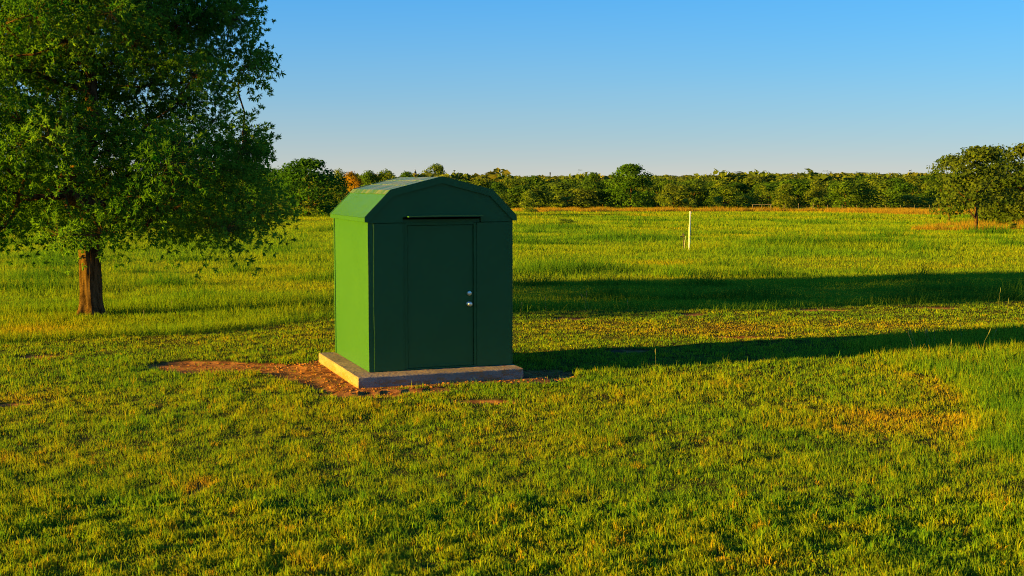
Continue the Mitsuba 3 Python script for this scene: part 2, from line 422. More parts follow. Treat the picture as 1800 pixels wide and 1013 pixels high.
sp = cylinder(0.018, 0.14, sections=10)
sp.apply_transform(trimesh.transformations.rotation_matrix(1.2, (0, 1, 0)))
sp.apply_translation((-0.06, 0, 0.60))
hd = trimesh.util.concatenate([hd, sp])
hd.apply_translation((hx, hy, zg))
scene[H + '__head'] = mikit.ply(hd, 'dark_iron_mat', smooth=40)
rd_ = cylinder(0.009, 0.60, sections=8)
rd_.apply_transform(trimesh.transformations.rotation_matrix(0.10, (0, 1, 0)))
rd_.apply_translation((hx + 0.045, hy - 0.03, zg + 0.31))
scene[H + '__pull_rod'] = mikit.ply(rd_, 'steel_mat', smooth=40)
tag(H + '__pull_rod', 'pale thin rod beside the riser')


# ------------------------------------------------------------------ leaves, limbs, trees
def leaf_faces(pos, axis, normal, length, width, fold=0.25):
    """diamond leaves: two triangles each, folded along the midrib"""
    axis = axis / np.linalg.norm(axis, axis=1, keepdims=True)
    side = np.cross(axis, normal)
    side /= np.linalg.norm(side, axis=1, keepdims=True) + 1e-9
    up = np.cross(side, axis)
    L, W = length[:, None], width[:, None]
    a, d = pos, pos + axis * L
    m = pos + axis * L * 0.45 + up * W * fold
    b, c = m + side * W * 0.5, m - side * W * 0.5
    v = np.stack([a, b, d, c], 1).reshape(-1, 3)
    k = np.arange(len(pos)) * 4
    f = np.stack([np.stack([k, k + 1, k + 2], 1), np.stack([k, k + 2, k + 3], 1)], 1).reshape(-1, 3)
    return v, f


def unit(rng, n):
    v = rng.normal(size=(n, 3))
    return v / np.linalg.norm(v, axis=1, keepdims=True)


def tube(points, radii, sides=8):
    p = np.asarray(points, float)
    t = np.gradient(p, axis=0)
    t /= np.linalg.norm(t, axis=1, keepdims=True) + 1e-12
    ref = np.array([0.3, 1.0, 0.15])
    a = np.cross(t, ref)
    a /= np.linalg.norm(a, axis=1, keepdims=True) + 1e-12
    b = np.cross(t, a)
    ang = np.arange(sides) * 2 * np.pi / sides
    v = p[:, None] + np.asarray(radii)[:, None, None] * (np.cos(ang)[None, :, None] * a[:, None] + np.sin(ang)[None, :, None] * b[:, None])
    ii, jj = np.meshgrid(np.arange(len(p) - 1), np.arange(sides), indexing='ij')
    qd = np.stack([ii * sides + jj, ii * sides + (jj + 1) % sides, (ii + 1) * sides + (jj + 1) % sides, (ii + 1) * sides + jj], -1).reshape(-1, 4)
    return v.reshape(-1, 3), np.vstack([qd[:, [0, 1, 2]], qd[:, [0, 2, 3]]])


def joined(parts):
    vs, fs, at = [], [], 0
    for v, f in parts:
        vs.append(v)
        fs.append(f + at)
        at += len(v)
    return np.vstack(vs), np.vstack(fs)


# --- the big tree on the left
def big_tree():
    rng = np.random.default_rng(12)
    bx_, by_ = on_ground(160, 554)
    z0 = float(land(bx_, by_))
    prof = np.array([(1.0, 2.4), (1.35, 3.3), (1.9, 3.95), (2.6, 3.95), (3.2, 4.15), (3.75, 4.75), (4.1, 4.4), (4.4, 4.2), (5.1, 4.15), (6.0, 3.95), (6.7, 3.6), (7.4, 2.9), (8.1, 2.0), (8.6, 0.9)])
    lobes = []
    tries = 0
    while len(lobes) < 275 and tries < 60000:
        tries += 1
        z = rng.uniform(1.45, 8.4)
        az = rng.uniform(0, 2 * np.pi)
        rmax = np.interp(z, prof[:, 0], prof[:, 1]) * (1 + 0.10 * math.sin(3 * az + z) + 0.08 * math.sin(5 * az - 2 * z))
        r = rmax * math.sqrt(rng.uniform(0.04, 1.0))
        size = rng.uniform(0.55, 0.92)
        r = min(r, rmax - 0.92 * size)
        c = np.array([r * math.cos(az), r * math.sin(az) * 1.05, z])
        if abs(c[0] - 1.0) < 1.15 and abs(c[2] - 4.65) < 0.62 and c[1] < 1.6:        # the bare limbs that show in the middle
            continue
        if c[0] > 2.0 and abs(c[2] - (4.42 + 0.02 * c[1])) < 0.50 + 0.1 * size:     # the sky gap on the right
            continue
        if c[2] < 1.35 + 0.55 * size + 0.5 * sstep(2.6, 0.6, np.hypot(c[0], c[1])):
            continue
        if any(np.sum(((c - o) / np.array([1, 1, 0.75])) ** 2) < (0.62 * (size + s) * 0.56) ** 2 for o, s in lobes):
            continue
        lobes.append((c, size))
    # branch skeleton: every clump joins the nearest limb node, limbs rising out of the fork
    nodes = [np.array([0, 0, 0.0]), np.array([0.01, 0.0, 0.5]), np.array([0.03, 0.01, 1.0]), np.array([0.02, 0.0, 1.5]), np.array([0.0, 0.0, 1.9]), np.array([0.04, 0.02, 2.4])]
    parent = [-1] + list(range(len(nodes) - 1))
    main = len(nodes)
    order = sorted(range(len(lobes)), key=lambda k: np.linalg.norm(lobes[k][0] - np.array([0, 0, max(1.8, lobes[k][0][2] - 2)])))
    ends = {}
    root_of = {}
    for k in order:
        c, size = lobes[k]
        best, bd = None, 1e9
        for n_i, nd in enumerate(nodes):
            if n_i < 4:
                continue
            d = c - nd
            dist = np.linalg.norm(d)
            flat = np.hypot(d[0], d[1])
            pen = 1.0 + 0.9 * max(0, (0.25 * flat - d[2])) / (dist + 0.1) + (0.0 if n_i >= main else 0.25)
            # growing inwards is unlikely
            pen += 0.8 * max(0, np.hypot(nd[0], nd[1]) - np.hypot(c[0], c[1])) / (dist + 0.1)
            if dist * pen < bd:
                bd, best = dist * pen, n_i
        a = nodes[best]
        d = c - a
        steps = max(2, int(np.linalg.norm(d) / 0.45))
        prev = best
        for s_ in range(1, steps + 1):
            t = s_ / steps
            bend = np.array([0, 0, 0.16 * np.linalg.norm(d) * (t - t * t) * (-1.0 if d[2] > 0 else 1.6)])
            nodes.append(a + d * t + bend + rng.normal(size=3) * 0.035 * (t < 1))
            parent.append(prev)
            prev = len(nodes) - 1
        ends[k] = prev
    nodes = np.array(nodes)
    area = np.zeros(len(nodes))
    for k, e in ends.items():
        area[e] += 0.010 ** 2 * 1.2
    for n_i in range(len(nodes) - 1, 0, -1):
        area[parent[n_i]] += area[n_i] * (1.0 if parent[n_i] >= main else 1.0)
    rad = np.sqrt(area)
    rad[:main] *= 0.19 / rad[3]
    rad[main:] *= 0.19 / math.sqrt(area[3])
    rad = np.maximum(rad, 0.009)
    # trunk
    zs = np.linspace(-0.25, 2.05, 60)
    ang = np.linspace(0, 2 * np.pi, 64, endpoint=False)
    vs = []
    for z in zs:
        r = 0.195 + 0.085 * math.exp(-max(z, 0) / 0.16) + 0.02 * math.exp(-(z - 0.9) ** 2) + 0.10 * sstep(1.45, 2.05, z)
        flare = 1 + 0.22 * np.sin(5 * ang + 1.0) * math.exp(-max(z, 0) / 0.25) + 0.05 * np.sin(2 * ang + 0.4)
        pts = np.stack([np.cos(ang) * r, np.sin(ang) * r, np.full(64, z)], -1)
        groove = meshkit.fbm(np.stack([np.cos(ang) * 6.5, np.sin(ang) * 6.5, np.full(64, z * 1.6)], -1), 3, 3) - 0.5
        rr = r * flare + 0.045 * groove
        cx = 0.03 * z - 0.02 * z * z
        vs.append(np.stack([cx + np.cos(ang) * rr, np.sin(ang) * rr, np.full(64, z)], -1))
    vs = np.array(vs).reshape(-1, 3)
    ii, jj = np.meshgrid(np.arange(59), np.arange(64), indexing='ij')
    qd = np.stack([ii * 64 + jj, ii * 64 + (jj + 1) % 64, (ii + 1) * 64 + (jj + 1) % 64, (ii + 1) * 64 + jj], -1).reshape(-1, 4)
    shift = np.array([bx_, by_, z0])
    trunk_parts = [(vs, np.vstack([qd[:, [0, 1, 2]], qd[:, [0, 2, 3]]]))]
    spine = list(range(4, main))
    trunk_parts.append(tube(nodes[spine], np.maximum(rad[spine], 0.03), 10))
    K = 'shade_tree'
    tag(K, 'large leafy tree with a short thick trunk, filling the left side', 'tree')
    v, f = joined(trunk_parts)
    scene[K + '__trunk'] = mikit.ply((v + shift, f), 'bark_mat', smooth=50)
    # limbs: the chains that leave the spine, each a part with all its branches
    kids = {}
    for n_i in range(1, len(nodes)):
        kids.setdefault(parent[n_i], []).append(n_i)
    limb_no = 0
    for s_i in range(4, main):
        for first in [c for c in kids.get(s_i, []) if c >= main]:
            parts, stack = [], [(s_i, first)]
            while stack:
                a, b = stack.pop()
                chain = [a, b]
                while True:
                    ks = sorted(kids.get(chain[-1], []), key=lambda c: -area[c])
                    if not ks:
                        break
                    for other in ks[1:]:
                        stack.append((chain[-1], other))
                    chain.append(ks[0])
                r = rad[chain].copy()
                r[0] = min(r[0], r[1] * 1.25)
                parts.append(tube(nodes[chain], r, 8 if r[1] > 0.03 else 5))
            v, f = joined(parts)
            scene[K + '__limb' + ('' if limb_no == 0 else '_%03d' % limb_no)] = mikit.ply((v + shift, f), 'bark_mat', smooth=60)
            limb_no += 1
    # leafy twigs, the leaves in rosettes along and at the end of each
    P, A, N, L, W, C = [], [], [], [], [], []
    tw = []
    for c, size in lobes:
        n_tw = int(44 * (size / 0.70) ** 2)
        d = unit(rng, n_tw)
        d[:, 2] = d[:, 2] * 0.72 + 0.15
        out = c * np.array([1, 1, 0]) / (np.hypot(c[0], c[1]) + 0.3)
        d = d + 0.25 * out
        d /= np.linalg.norm(d, axis=1, keepdims=True)
        ln = size * rng.uniform(0.6, 1.08, n_tw)
        start = c + d * ln[:, None] * rng.uniform(0.0, 0.15, n_tw)[:, None]
        tint = rng.normal() * 0.17
        for t_i in range(n_tw):
            t = np.repeat([0.45, 0.75, 1.0], [6, 10, 13])
            nl = len(t)
            droop = np.array([0, 0, -0.10 * ln[t_i]])
            pos = start[t_i] + d[t_i] * (ln[t_i] * t)[:, None] + droop * (t ** 2)[:, None] + unit(rng, nl) * 0.02
            ax = d[t_i] * 0.65 + unit(rng, nl) * 0.85
            P.append(pos)
            A.append(ax)
            N.append(unit(rng, nl) * 0.7 + d[t_i] * 0.5 + np.array([0, 0, 0.5]))
            L.append(rng.uniform(0.060, 0.120, nl))
            W.append(rng.uniform(0.024, 0.041, nl))
            C.append(np.tile(rng.normal(size=(1, 1)) * 0.12 + tint, (nl, 1)) + rng.normal(size=(nl, 1)) * 0.10)
            tw.append(tube(np.stack([start[t_i] - d[t_i] * 0.04, start[t_i] + d[t_i] * ln[t_i] * 0.95 + droop * 0.9]), [0.004, 0.0015], 3))
    P, A, N, L, W = np.vstack(P), np.vstack(A), np.vstack(N), np.concatenate(L), np.concatenate(W)
    C = np.vstack(C)[:, 0]
    v, f = leaf_faces(P, A, N, L, W)
    col = np.clip(np.array([0.108, 0.235, 0.018])[None] * (1 + C[:, None] * np.array([1.6, 1.0, 1.0])), 0.004, 0.4)
    scene[K + '__crown'] = mikit.ply((v + shift, f), 'leaf_mat', color=np.repeat(col, 4, 0))
    tag(K + '__crown', kind='stuff')
    v, f = joined(tw)
    scene[K + '__twigs'] = mikit.ply((v + shift, f), 'bark_mat')
    tag(K + '__twigs', kind='stuff')


big_tree()


# --- trees of the far edge of the field
def crown_mesh(rng, shape, n_lobe, n_face, face, base, spread=0.16, low=0.12, ragged=0.10, lobe_r=0.20):
    """a crown about 1 m high and 1 m wide, from z = low to 1, of leaf clumps on many lobes. shape(z) gives the radius."""
    lobes = []
    while len(lobes) < n_lobe:
        z = rng.uniform(low, 1.0)
        rm = shape((z - low) / (1 - low)) * 0.5
        az = rng.uniform(0, 2 * np.pi)
        r = rm * math.sqrt(rng.uniform(0.25, 1))
        s = lobe_r * rng.uniform(0.6, 1.25)
        r = max(0.0, min(r, rm - s * 0.55 + ragged * 0.3 * rng.normal()))
        lobes.append((np.array([r * math.cos(az), r * math.sin(az), min(z, 1.0 - s * 0.5)]), s, rng.normal()))
    w = np.array([s ** 2 for _, s, _ in lobes])
    which = rng.choice(len(lobes), n_face, p=w / w.sum())
    c = np.array([l[0] for l in lobes])[which]
    s = np.array([l[1] for l in lobes])[which]
    t = np.array([l[2] for l in lobes])[which]
    d = unit(rng, n_face)
    d[:, 2] = np.where(d[:, 2] < -0.3, -d[:, 2], d[:, 2])
    pos = c + d * (s * rng.uniform(0.55, 1.08, n_face))[:, None] * np.array([1, 1, 0.8])
    nrm = d + unit(rng, n_face) * 0.7
    ax = np.cross(nrm, unit(rng, n_face))
    L = face * rng.uniform(0.7, 1.5, n_face)
    v, f = leaf_faces(pos - ax / (np.linalg.norm(ax, axis=1, keepdims=True) + 1e-9) * L[:, None] * 0.5, ax, nrm, L, L * rng.uniform(0.5, 0.8, n_face), 0.1)
    k = 1 + spread * (t * 0.8 + rng.normal(size=n_face) * 0.8)
    col = np.clip(np.array(base)[None] * (np.array([1.45, 1.75, 1.4]) if base[0] < 0.9 else 1.0) * k[:, None] * (1 + 0.10 * t[:, None] * np.array([1, 0, 0])), 0.003, 3.0)
    return v, f, np.repeat(col, 4, 0)


def trunk_mesh(rng, height=0.55, r=0.022, lean=0.03, forks=5):
    n = 7
    z = np.linspace(-0.06, height, n)
    p = np.stack([lean * z + 0.006 * rng.normal(size=n), 0.006 * rng.normal(size=n), z], -1)
    parts = [tube(p, r * np.linspace(1.15, 0.45, n), 8)]
    for _ in range(forks):
        k = rng.integers(2, n - 1)
        a = rng.uniform(0, 2 * np.pi)
        e = p[k] + np.array([math.cos(a) * 0.22, math.sin(a) * 0.22, rng.uniform(0.14, 0.3)])
        parts.append(tube(np.stack([p[k], (p[k] + e) / 2 + np.array([0, 0, -0.02]), e]), [r * 0.5, r * 0.38, r * 0.18], 6))
    return joined(parts)


round_shape = lambda t: math.sqrt(max(0.02, 1 - (2 * t - 0.85) ** 2 / 1.35)) if t < 0.999 else 0.2
dome_shape = lambda t: math.sqrt(max(0.03, 1 - t ** 2.2)) * (0.80 + 0.20 * min(1, t * 4))
tall_shape = lambda t: (0.75 + 0.25 * math.sin(3.1 * t)) * math.sqrt(max(0.04, 1 - t ** 3))
VARIANTS = []
rngv = np.random.default_rng(5)
for k in range(9):
    base = [(0.060, 0.088, 0.012), (0.074, 0.098, 0.013), (0.050, 0.080, 0.012), (0.088, 0.104, 0.014), (0.044, 0.076, 0.012), (0.080, 0.090, 0.014), (0.062, 0.094, 0.012), (0.092, 0.098, 0.016), (0.054, 0.078, 0.014)][k]
    v, f, c = crown_mesh(rngv, [round_shape, dome_shape, tall_shape][k % 3], 38, 2600, 0.055, base, lobe_r=0.23, low=0.03)
    VARIANTS.append((mikit.ply((v, f), 'leaf_mat', color=c), mikit.ply(trunk_mesh(rngv), 'bark_mat', smooth=60)))

n_tree = [0]


def tree_key(name='tree'):
    n_tree[0] += 1
    return name + ('' if n_tree[0] == 1 else '_%03d' % (n_tree[0] - 1))


ORD = ['first', 'second', 'third', 'fourth', 'fifth', 'sixth', 'seventh', 'eighth', 'ninth', 'tenth', 'eleventh', 'twelfth', 'thirteenth', 'fourteenth', 'fifteenth', 'sixteenth', 'seventeenth', 'eighteenth', 'nineteenth', 'twentieth', 'twenty-first', 'twenty-second', 'twenty-third', 'twenty-fourth', 'twenty-fifth', 'twenty-sixth', 'twenty-seventh', 'twenty-eighth', 'twenty-ninth', 'thirtieth', 'thirty-first', 'thirty-second', 'thirty-third', 'thirty-fourth']


def place_tree(px, y, width_px, top_py, label, group=None, variant=None, own=None, base_drop=0.0):
    """px: middle of the crown in the photograph; y: distance; the height follows from where the top shows."""
    s = 1.0 / F_PX * y
    x = px_x(px, y)
    z0 = float(land(x, y)) - base_drop
    r = pix_ray(px, top_py)
    ztop = CAM_H + r[2] / r[1] * y
    h, w = max(1.0, ztop - z0), width_px * s
    key = tree_key()
    m = T().translate([x, y, z0]).rotate([0, 0, 1], float((px * 37.7 + y * 11) % 360)).scale([w, w, h])
    crown, trunk = own if own else VARIANTS[variant if variant is not None else n_tree[0] % len(VARIANTS)]
    scene[key + '__crown'] = {**crown, 'to_world': m}
    if trunk:
        scene[key + '__trunk'] = {**trunk, 'to_world': m}
    tag(key + '__crown', kind='stuff')
    tag(key, label, 'tree', group)
    return key


def own_tree(seed, shape, n_lobe, n_face, face, base, trunk=True, **kw):
    rng = np.random.default_rng(seed)
    v, f, c = crown_mesh(rng, shape, n_lobe, n_face, face, base, **kw)
    return mikit.ply((v, f), 'leaf_mat', color=c), (mikit.ply(trunk_mesh(rng), 'bark_mat', smooth=60) if trunk else None)


# singled-out trees
place_tree(545, 113, 128, 284, 'dark green bushy tree close left of the shelter roof', own=own_tree(21, round_shape, 70, 5200, 0.042, (0.030, 0.068, 0.010), low=0.02, lobe_r=0.17))
place_tree(478, 118, 90, 300, 'dark tree half hidden behind the drooping right edge of the big shade tree', own=own_tree(22, round_shape, 60, 4200, 0.045, (0.034, 0.074, 0.010), low=0.02))
place_tree(620, 150, 46, 305, 'orange brown tree showing above the shelter roof', own=own_tree(23, dome_shape, 40, 2600, 0.05, (0.22, 0.105, 0.008), low=0.05))
place_tree(598, 165, 40, 301, 'olive tree between the dark bushy tree and the orange tree', variant=7)
place_tree(767, 260, 46, 293, 'round tree rising alone above the shelter ridge', own=own_tree(24, round_shape, 46, 3000, 0.05, (0.062, 0.080, 0.014)))
place_tree(1108, 158, 96, 293, 'big round spreading tree, tallest on the far edge of the field', own=own_tree(25, dome_shape, 90, 7000, 0.040, (0.050, 0.088, 0.012), low=0.03, lobe_r=0.16))
place_tree(1044, 159, 46, 306, 'narrow dark tree with a flat tufted top, left against the big round tree', own=own_tree(26, tall_shape, 50, 3200, 0.05, (0.044, 0.072, 0.014), low=0.05))
place_tree(930, 140, 40, 338, 'small pale olive bushy tree standing out before the tree line, right of the shelter', own=own_tree(27, tall_shape, 40, 2600, 0.05, (0.105, 0.125, 0.018), trunk=False, low=0.0))
place_tree(1715, 73.3, 150, 264, 'small oak with a bare slim trunk standing in front of the trees at right', own=own_tree(28, dome_shape, 64, 4800, 0.036, (0.056, 0.068, 0.014), low=0.30, lobe_r=0.13, ragged=0.55))
place_tree(1800, 86, 150, 258, 'broad dark tree cut by the right edge of the photo', own=own_tree(29, dome_shape, 90, 6400, 0.036, (0.050, 0.062, 0.013), low=0.02, lobe_r=0.14, ragged=0.45))
place_tree(1668, 96, 80, 280, 'low green tree just left behind the small oak', own=own_tree(30, round_shape, 50, 3600, 0.045, (0.060, 0.076, 0.013), low=0.04))
place_tree(1756, 90, 105, 262, 'dense tree right behind the small oak', own=own_tree(31, round_shape, 60, 4200, 0.042, (0.046, 0.060, 0.013), low=0.02))
# rows along the edge
rngt = np.random.default_rng(77)
for k, px in enumerate((40, 105, 170, 235, 300, 360, 420)):
    place_tree(px, 122 + rngt.uniform(-4, 8), rngt.uniform(75, 105), rngt.uniform(296, 312), 'far tree glimpsed through the big shade tree, %s from the photo\'s left edge' % ORD[k], 'far trees behind the shade tree')
for k, (px, w, top) in enumerate(((650, 44, 304), (682, 50, 302), (714, 46, 305), (741, 36, 309))):
    place_tree(px, 190 + rngt.uniform(-6, 10), w, top, 'green tree above the left roof slope, %s right of the orange tree' % ORD[k], 'far trees above the shelter roof')
def row(first, last, y, dy, ws, step, tops, skip, text, group):
    spots, px = [], first
    while px < last:
        w = rngt.uniform(*ws)
        if not (skip and 1066 < px < 1150):
            spots.append((px, y + rngt.uniform(*dy), w, rngt.uniform(*tops)))
        px += w * rngt.uniform(*step)
    left = [p for p in spots if p[0] < 1108]
    right = [p for p in spots if p[0] >= 1108]
    for n, p in list(enumerate(left[::-1])) + list(enumerate(right)):
        place_tree(*p, '%s, %s %s of the big round tree' % (text, ORD[n], 'left' if p[0] < 1108 else 'right'), group)


row(822, 1655, 166, (-14, 22), (30, 84), (0.34, 0.56), (317, 342), True, 'green tree in front row of far tree line', 'front row of the far tree line')
row(812, 1690, 196, (-8, 16), (44, 84), (0.36, 0.6), (312, 324), False, 'tree top behind front row of far trees', 'second row of the far tree line')

# shrubs
SHRUB = own_tree(41, dome_shape, 26, 1300, 0.075, (0.125, 0.140, 0.020), trunk=False, low=0.0)
SHRUB2 = own_tree(42, dome_shape, 26, 1300, 0.075, (0.080, 0.100, 0.016), trunk=False, low=0.0)


def place_shrub(px, base_py, width_px, top_py, label, src, group=None, y=None):
    if y is None:
        x, y = on_ground(px, base_py)
        for _ in range(8):
            r = pix_ray(px, base_py)
            t = (float(land(x, y)) - CAM_H) / r[2]
            x, y = r[0] * t, r[1] * t
    else:
        x = px_x(px, y)
    z0 = float(land(x, y)) - 0.05
    w = width_px / F_PX * y
    h = max(0.3, CAM_H + pix_ray(px, top_py)[2] / pix_ray(px, top_py)[1] * y - z0)
    n = sum(k.startswith('shrub') and k.count('__') == 0 for k in labels)
    key = 'shrub' + ('' if n == 0 else '_%03d' % n)
    scene[key] = {**src[0], 'to_world': T().translate([x, y, z0]).rotate([0, 0, 1], float(px * 13 % 360)).scale([w, w, h])}
    tag(key, label, 'shrub', group)


place_shrub(500, 381, 46, 345, 'pale leafy shrub at the foot of the dark trees left of the shelter', SHRUB)
place_shrub(541, 382, 32, 355, 'small pale shrub in front of the dark bushy tree', SHRUB)
place_shrub(995, 398, 36, 384, 'low dark weedy bush in the meadow right of the shelter', SHRUB2)
place_shrub(1780, 405, 18, 392, 'tiny green bush in the dry grass at far right', SHRUB2)
for k, (px, w, top) in enumerate(((860, 30, 352), (982, 34, 346), (1018, 26, 350), (1170, 30, 344), (1210, 34, 350), (1262, 30, 347), (1310, 36, 346), (1380, 30, 350), (1440, 36, 346), (1500, 34, 348), (1545, 30, 345), (1600, 40, 342), (1640, 34, 346))):
    place_shrub(px, 0, w, top, 'low leafy shrub at foot of far tree line, %s rightwards from the shelter' % ORD[k], SHRUB if px % 4 else SHRUB2, 'shrubs along the far tree line', y=156 + (px * 7 % 9))


# --- the wooded rise behind, one mass
def forest():
    rng = np.random.default_rng(9)
    n = 3300
    y = 215 + 685 * rng.uniform(0, 1, n) ** 1.35
    x = rng.uniform(-0.50, 0.50, n) * y * 1.05
    z = land(x, y)
    srcs = []
    for k in range(6):
        v, f, c = crown_mesh(np.random.default_rng(60 + k), [round_shape, dome_shape][k % 2], 18, 84, 0.17, (1, 1, 1), spread=0.18, low=0.1, lobe_r=0.24)
        srcs.append((v, f, c))
    V, Fc, C, at = [], [], [], 0
    bases = np.array([(0.100, 0.140, 0.018), (0.120, 0.152, 0.020), (0.084, 0.124, 0.017), (0.134, 0.152, 0.022)])
    for k in range(n):
        v, f, c = srcs[k % 6]
        h, w = rng.uniform(4.9, 6.3), rng.uniform(5.5, 9.0)
        a = rng.uniform(0, 2 * np.pi)
        ca, sa = math.cos(a), math.sin(a)
        vv = np.stack([(v[:, 0] * ca - v[:, 1] * sa) * w + x[k], (v[:, 0] * sa + v[:, 1] * ca) * w + y[k], v[:, 2] * h + z[k]], -1)
        V.append(vv)
        Fc.append(f + at)
        C.append(c * bases[rng.integers(4)])
        at += len(v)
    scene['forest'] = mikit.ply((np.vstack(V), np.vstack(Fc)), 'leaf_mat', color=np.vstack(C))
    tag('forest', 'wooded rise closing the horizon behind the field', 'woodland', kind='stuff')


forest()

# --- the fence before the trees, and a mast on the skyline
FN = 'fence'
tag(FN, 'thin wire fence on pale posts along the far edge of the field', 'fence')
fy = 150.0


def post(px, top_h, r):
    x = px_x(px, fy)
    z = float(land(x, fy))
    m = cylinder(r, top_h + 0.3, sections=8)
    m.apply_translation((x, fy, z + top_h / 2 - 0.15))
    return m, x, z


posts = [(1323, 0.85, 0.06), (1338, 0.8, 0.04), (1354, 0.85, 0.06)] + [(1378 + 25.5 * k, 1.0 if k in (1, 2) else 0.8, 0.03) for k in range(11)]
for k, (px, hh, r) in enumerate(posts):
    m, x, z = post(px, hh, r)
    scene[FN + '__post' + ('' if k == 0 else '_%03d' % k)] = mikit.ply(m, 'post_mat', smooth=40)
xa, xb = px_x(1322, fy), px_x(1355, fy)
rail = cylinder(0.05, xb - xa + 0.15, sections=8)
rail.apply_transform(trimesh.transformations.rotation_matrix(math.pi / 2, (0, 1, 0)))
rail.apply_translation(((xa + xb) / 2, fy - 0.15, float(land(xa, fy)) + 0.8))
scene[FN + '__brace_rail'] = mikit.ply(rail, 'post_mat', smooth=40)
for k, hh in enumerate((0.30, 0.52, 0.74)):
    xs = np.linspace(px_x(1323, fy), px_x(1640, fy), 40)
    scene[FN + '__wire' + ('' if k == 0 else '_%03d' % k)] = mikit.ply(tube(np.stack([xs, np.full(40, fy + 0.05), land(xs, np.full(40, fy)) + hh], -1), np.full(40, 0.003), 4), 'post_mat')
my = 880.0
mx = px_x(967, my)
M = 'radio_mast'
tag(M, 'tiny thin mast on the horizon right of the shelter', 'mast')
mz = float(land(mx, my))
mt = CAM_H + pix_ray(967, 303)[2] / pix_ray(967, 303)[1] * my
m = cylinder(0.28, mt - mz, sections=8)
m.apply_translation((mx, my, (mt + mz) / 2))
scene[M + '__pole'] = mikit.ply(m, 'dark_iron_mat', smooth=40)
m = box(extents=(0.9, 0.9, 1.6))
m.apply_translation((mx, my, mt - 0.9))
scene[M + '__antenna'] = mikit.ply(m, 'dark_iron_mat')


# ------------------------------------------------------------------ grass
def blades(P, h, w, lean, az, col, two=False, rng=None):
    n = len(P)
    sa = rng.uniform(0, 2 * np.pi, n)
    side = np.stack([np.cos(sa), np.sin(sa), np.zeros(n)], -1) * (w * 0.5)[:, None]
    d = np.stack([np.cos(az), np.sin(az), np.zeros(n)], -1)
    tip = P + d * (h * lean)[:, None] + np.array([0, 0, 1.0]) * (h * np.sqrt(np.maximum(0.15, 1 - lean ** 2)))[:, None]
    if not two:
        v = np.stack([P - side, P + side, tip], 1).reshape(-1, 3)
        return v, np.arange(3 * n).reshape(-1, 3), np.repeat(col, 3, 0)
    mid = P + d * (h * lean * 0.28)[:, None] + np.array([0, 0, 1.0]) * (h * 0.56)[:, None]
    v = np.stack([P - side, P + side, mid + side * 0.85, mid - side * 0.85, tip], 1).reshape(-1, 3)
    k = np.arange(n) * 5
    f = np.stack([np.stack([k, k + 1, k + 2], 1), np.stack([k, k + 2, k + 3], 1), np.stack([k + 3, k + 2, k + 4], 1)], 1).reshape(-1, 3)
    return v, f, np.repeat(col, 5, 0)


LUSH, MIDG, YEL, DRY = (np.array(c) for c in ((0.090, 0.215, 0.015), (0.195, 0.290, 0.013), (0.305, 0.310, 0.012), (0.430, 0.275, 0.018)))
DRY_SPOTS = [(*on_ground(1470, 755), 0.9, 0.5, 1.0), (*on_ground(1560, 735), 0.8, 0.5, 0.7), (*on_ground(1640, 690), 0.4, 0.7, 0.6), (*on_ground(1500, 572), 3.0, 0.8, 0.75), (*on_ground(1250, 585), 1.6, 1.0, 0.8), (*on_ground(1020, 575), 2.2, 1.0, 0.6),
             (*on_ground(90, 582), 1.3, 0.9, 1.2), (*on_ground(30, 700), 0.8, 0.5, 0.7), (*on_ground(350, 855), 0.10, 0.35, 1.3), (*on_ground(800, 700), 0.7, 0.2, 0.6), (*on_ground(460, 600), 2.0, 0.9, 0.55), (*on_ground(120, 800), 0.9, 0.9, 0.35),
             (*on_ground(1480, 930), 0.35, 0.2, 0.6), (*on_ground(1660, 925), 0.3, 0.2, 0.7), (*on_ground(1340, 990), 0.3, 0.2, 0.5), (*on_ground(570, 655), 0.5, 0.6, 0.8)]


def dryness(x, y):
    d = 0.52 + 0.45 * nz(x, y, 2.2, 51) + 0.45 * nz(x, y, 0.5, 52)
    d = d - 0.12 - 0.45 * sstep(0.0, 0.6, nz(x, y, 1.1, 54))
    for cx, cy, rx, ry, k in DRY_SPOTS:
        d = d + k * np.exp(-((x - cx) / rx) ** 2 - ((y - cy) / ry) ** 2)
    return d


def grass_color(dry, r):
    t = np.clip(dry + r, -0.6, 1.7)
    c = np.where((t < 0.35)[:, None], LUSH + (MIDG - LUSH) * np.clip((t + 0.4) / 0.75, 0, 1)[:, None], MIDG + (YEL - MIDG) * np.clip((t - 0.35) / 0.5, 0, 1)[:, None])
    return c + (DRY - c) * np.clip((t - 0.95) / 0.5, 0, 1)[:, None]


def scatter(rng, y0, y1, dens, margin=1.3):
    """points in the wedge of ground in view and a little beside it; dens(y) per square metre"""
    ys = np.linspace(y0, y1, 400)
    width = 2 * (0.432 * ys + margin)
    rate = dens(ys) * width
    cum = np.concatenate([[0], np.cumsum((rate[1:] + rate[:-1]) / 2 * np.diff(ys))])
    n = int(cum[-1])
    y = np.interp(rng.uniform(0, cum[-1], n), cum, ys)
    x = rng.uniform(-1, 1, n) * (0.432 * y + margin)
    return x, y


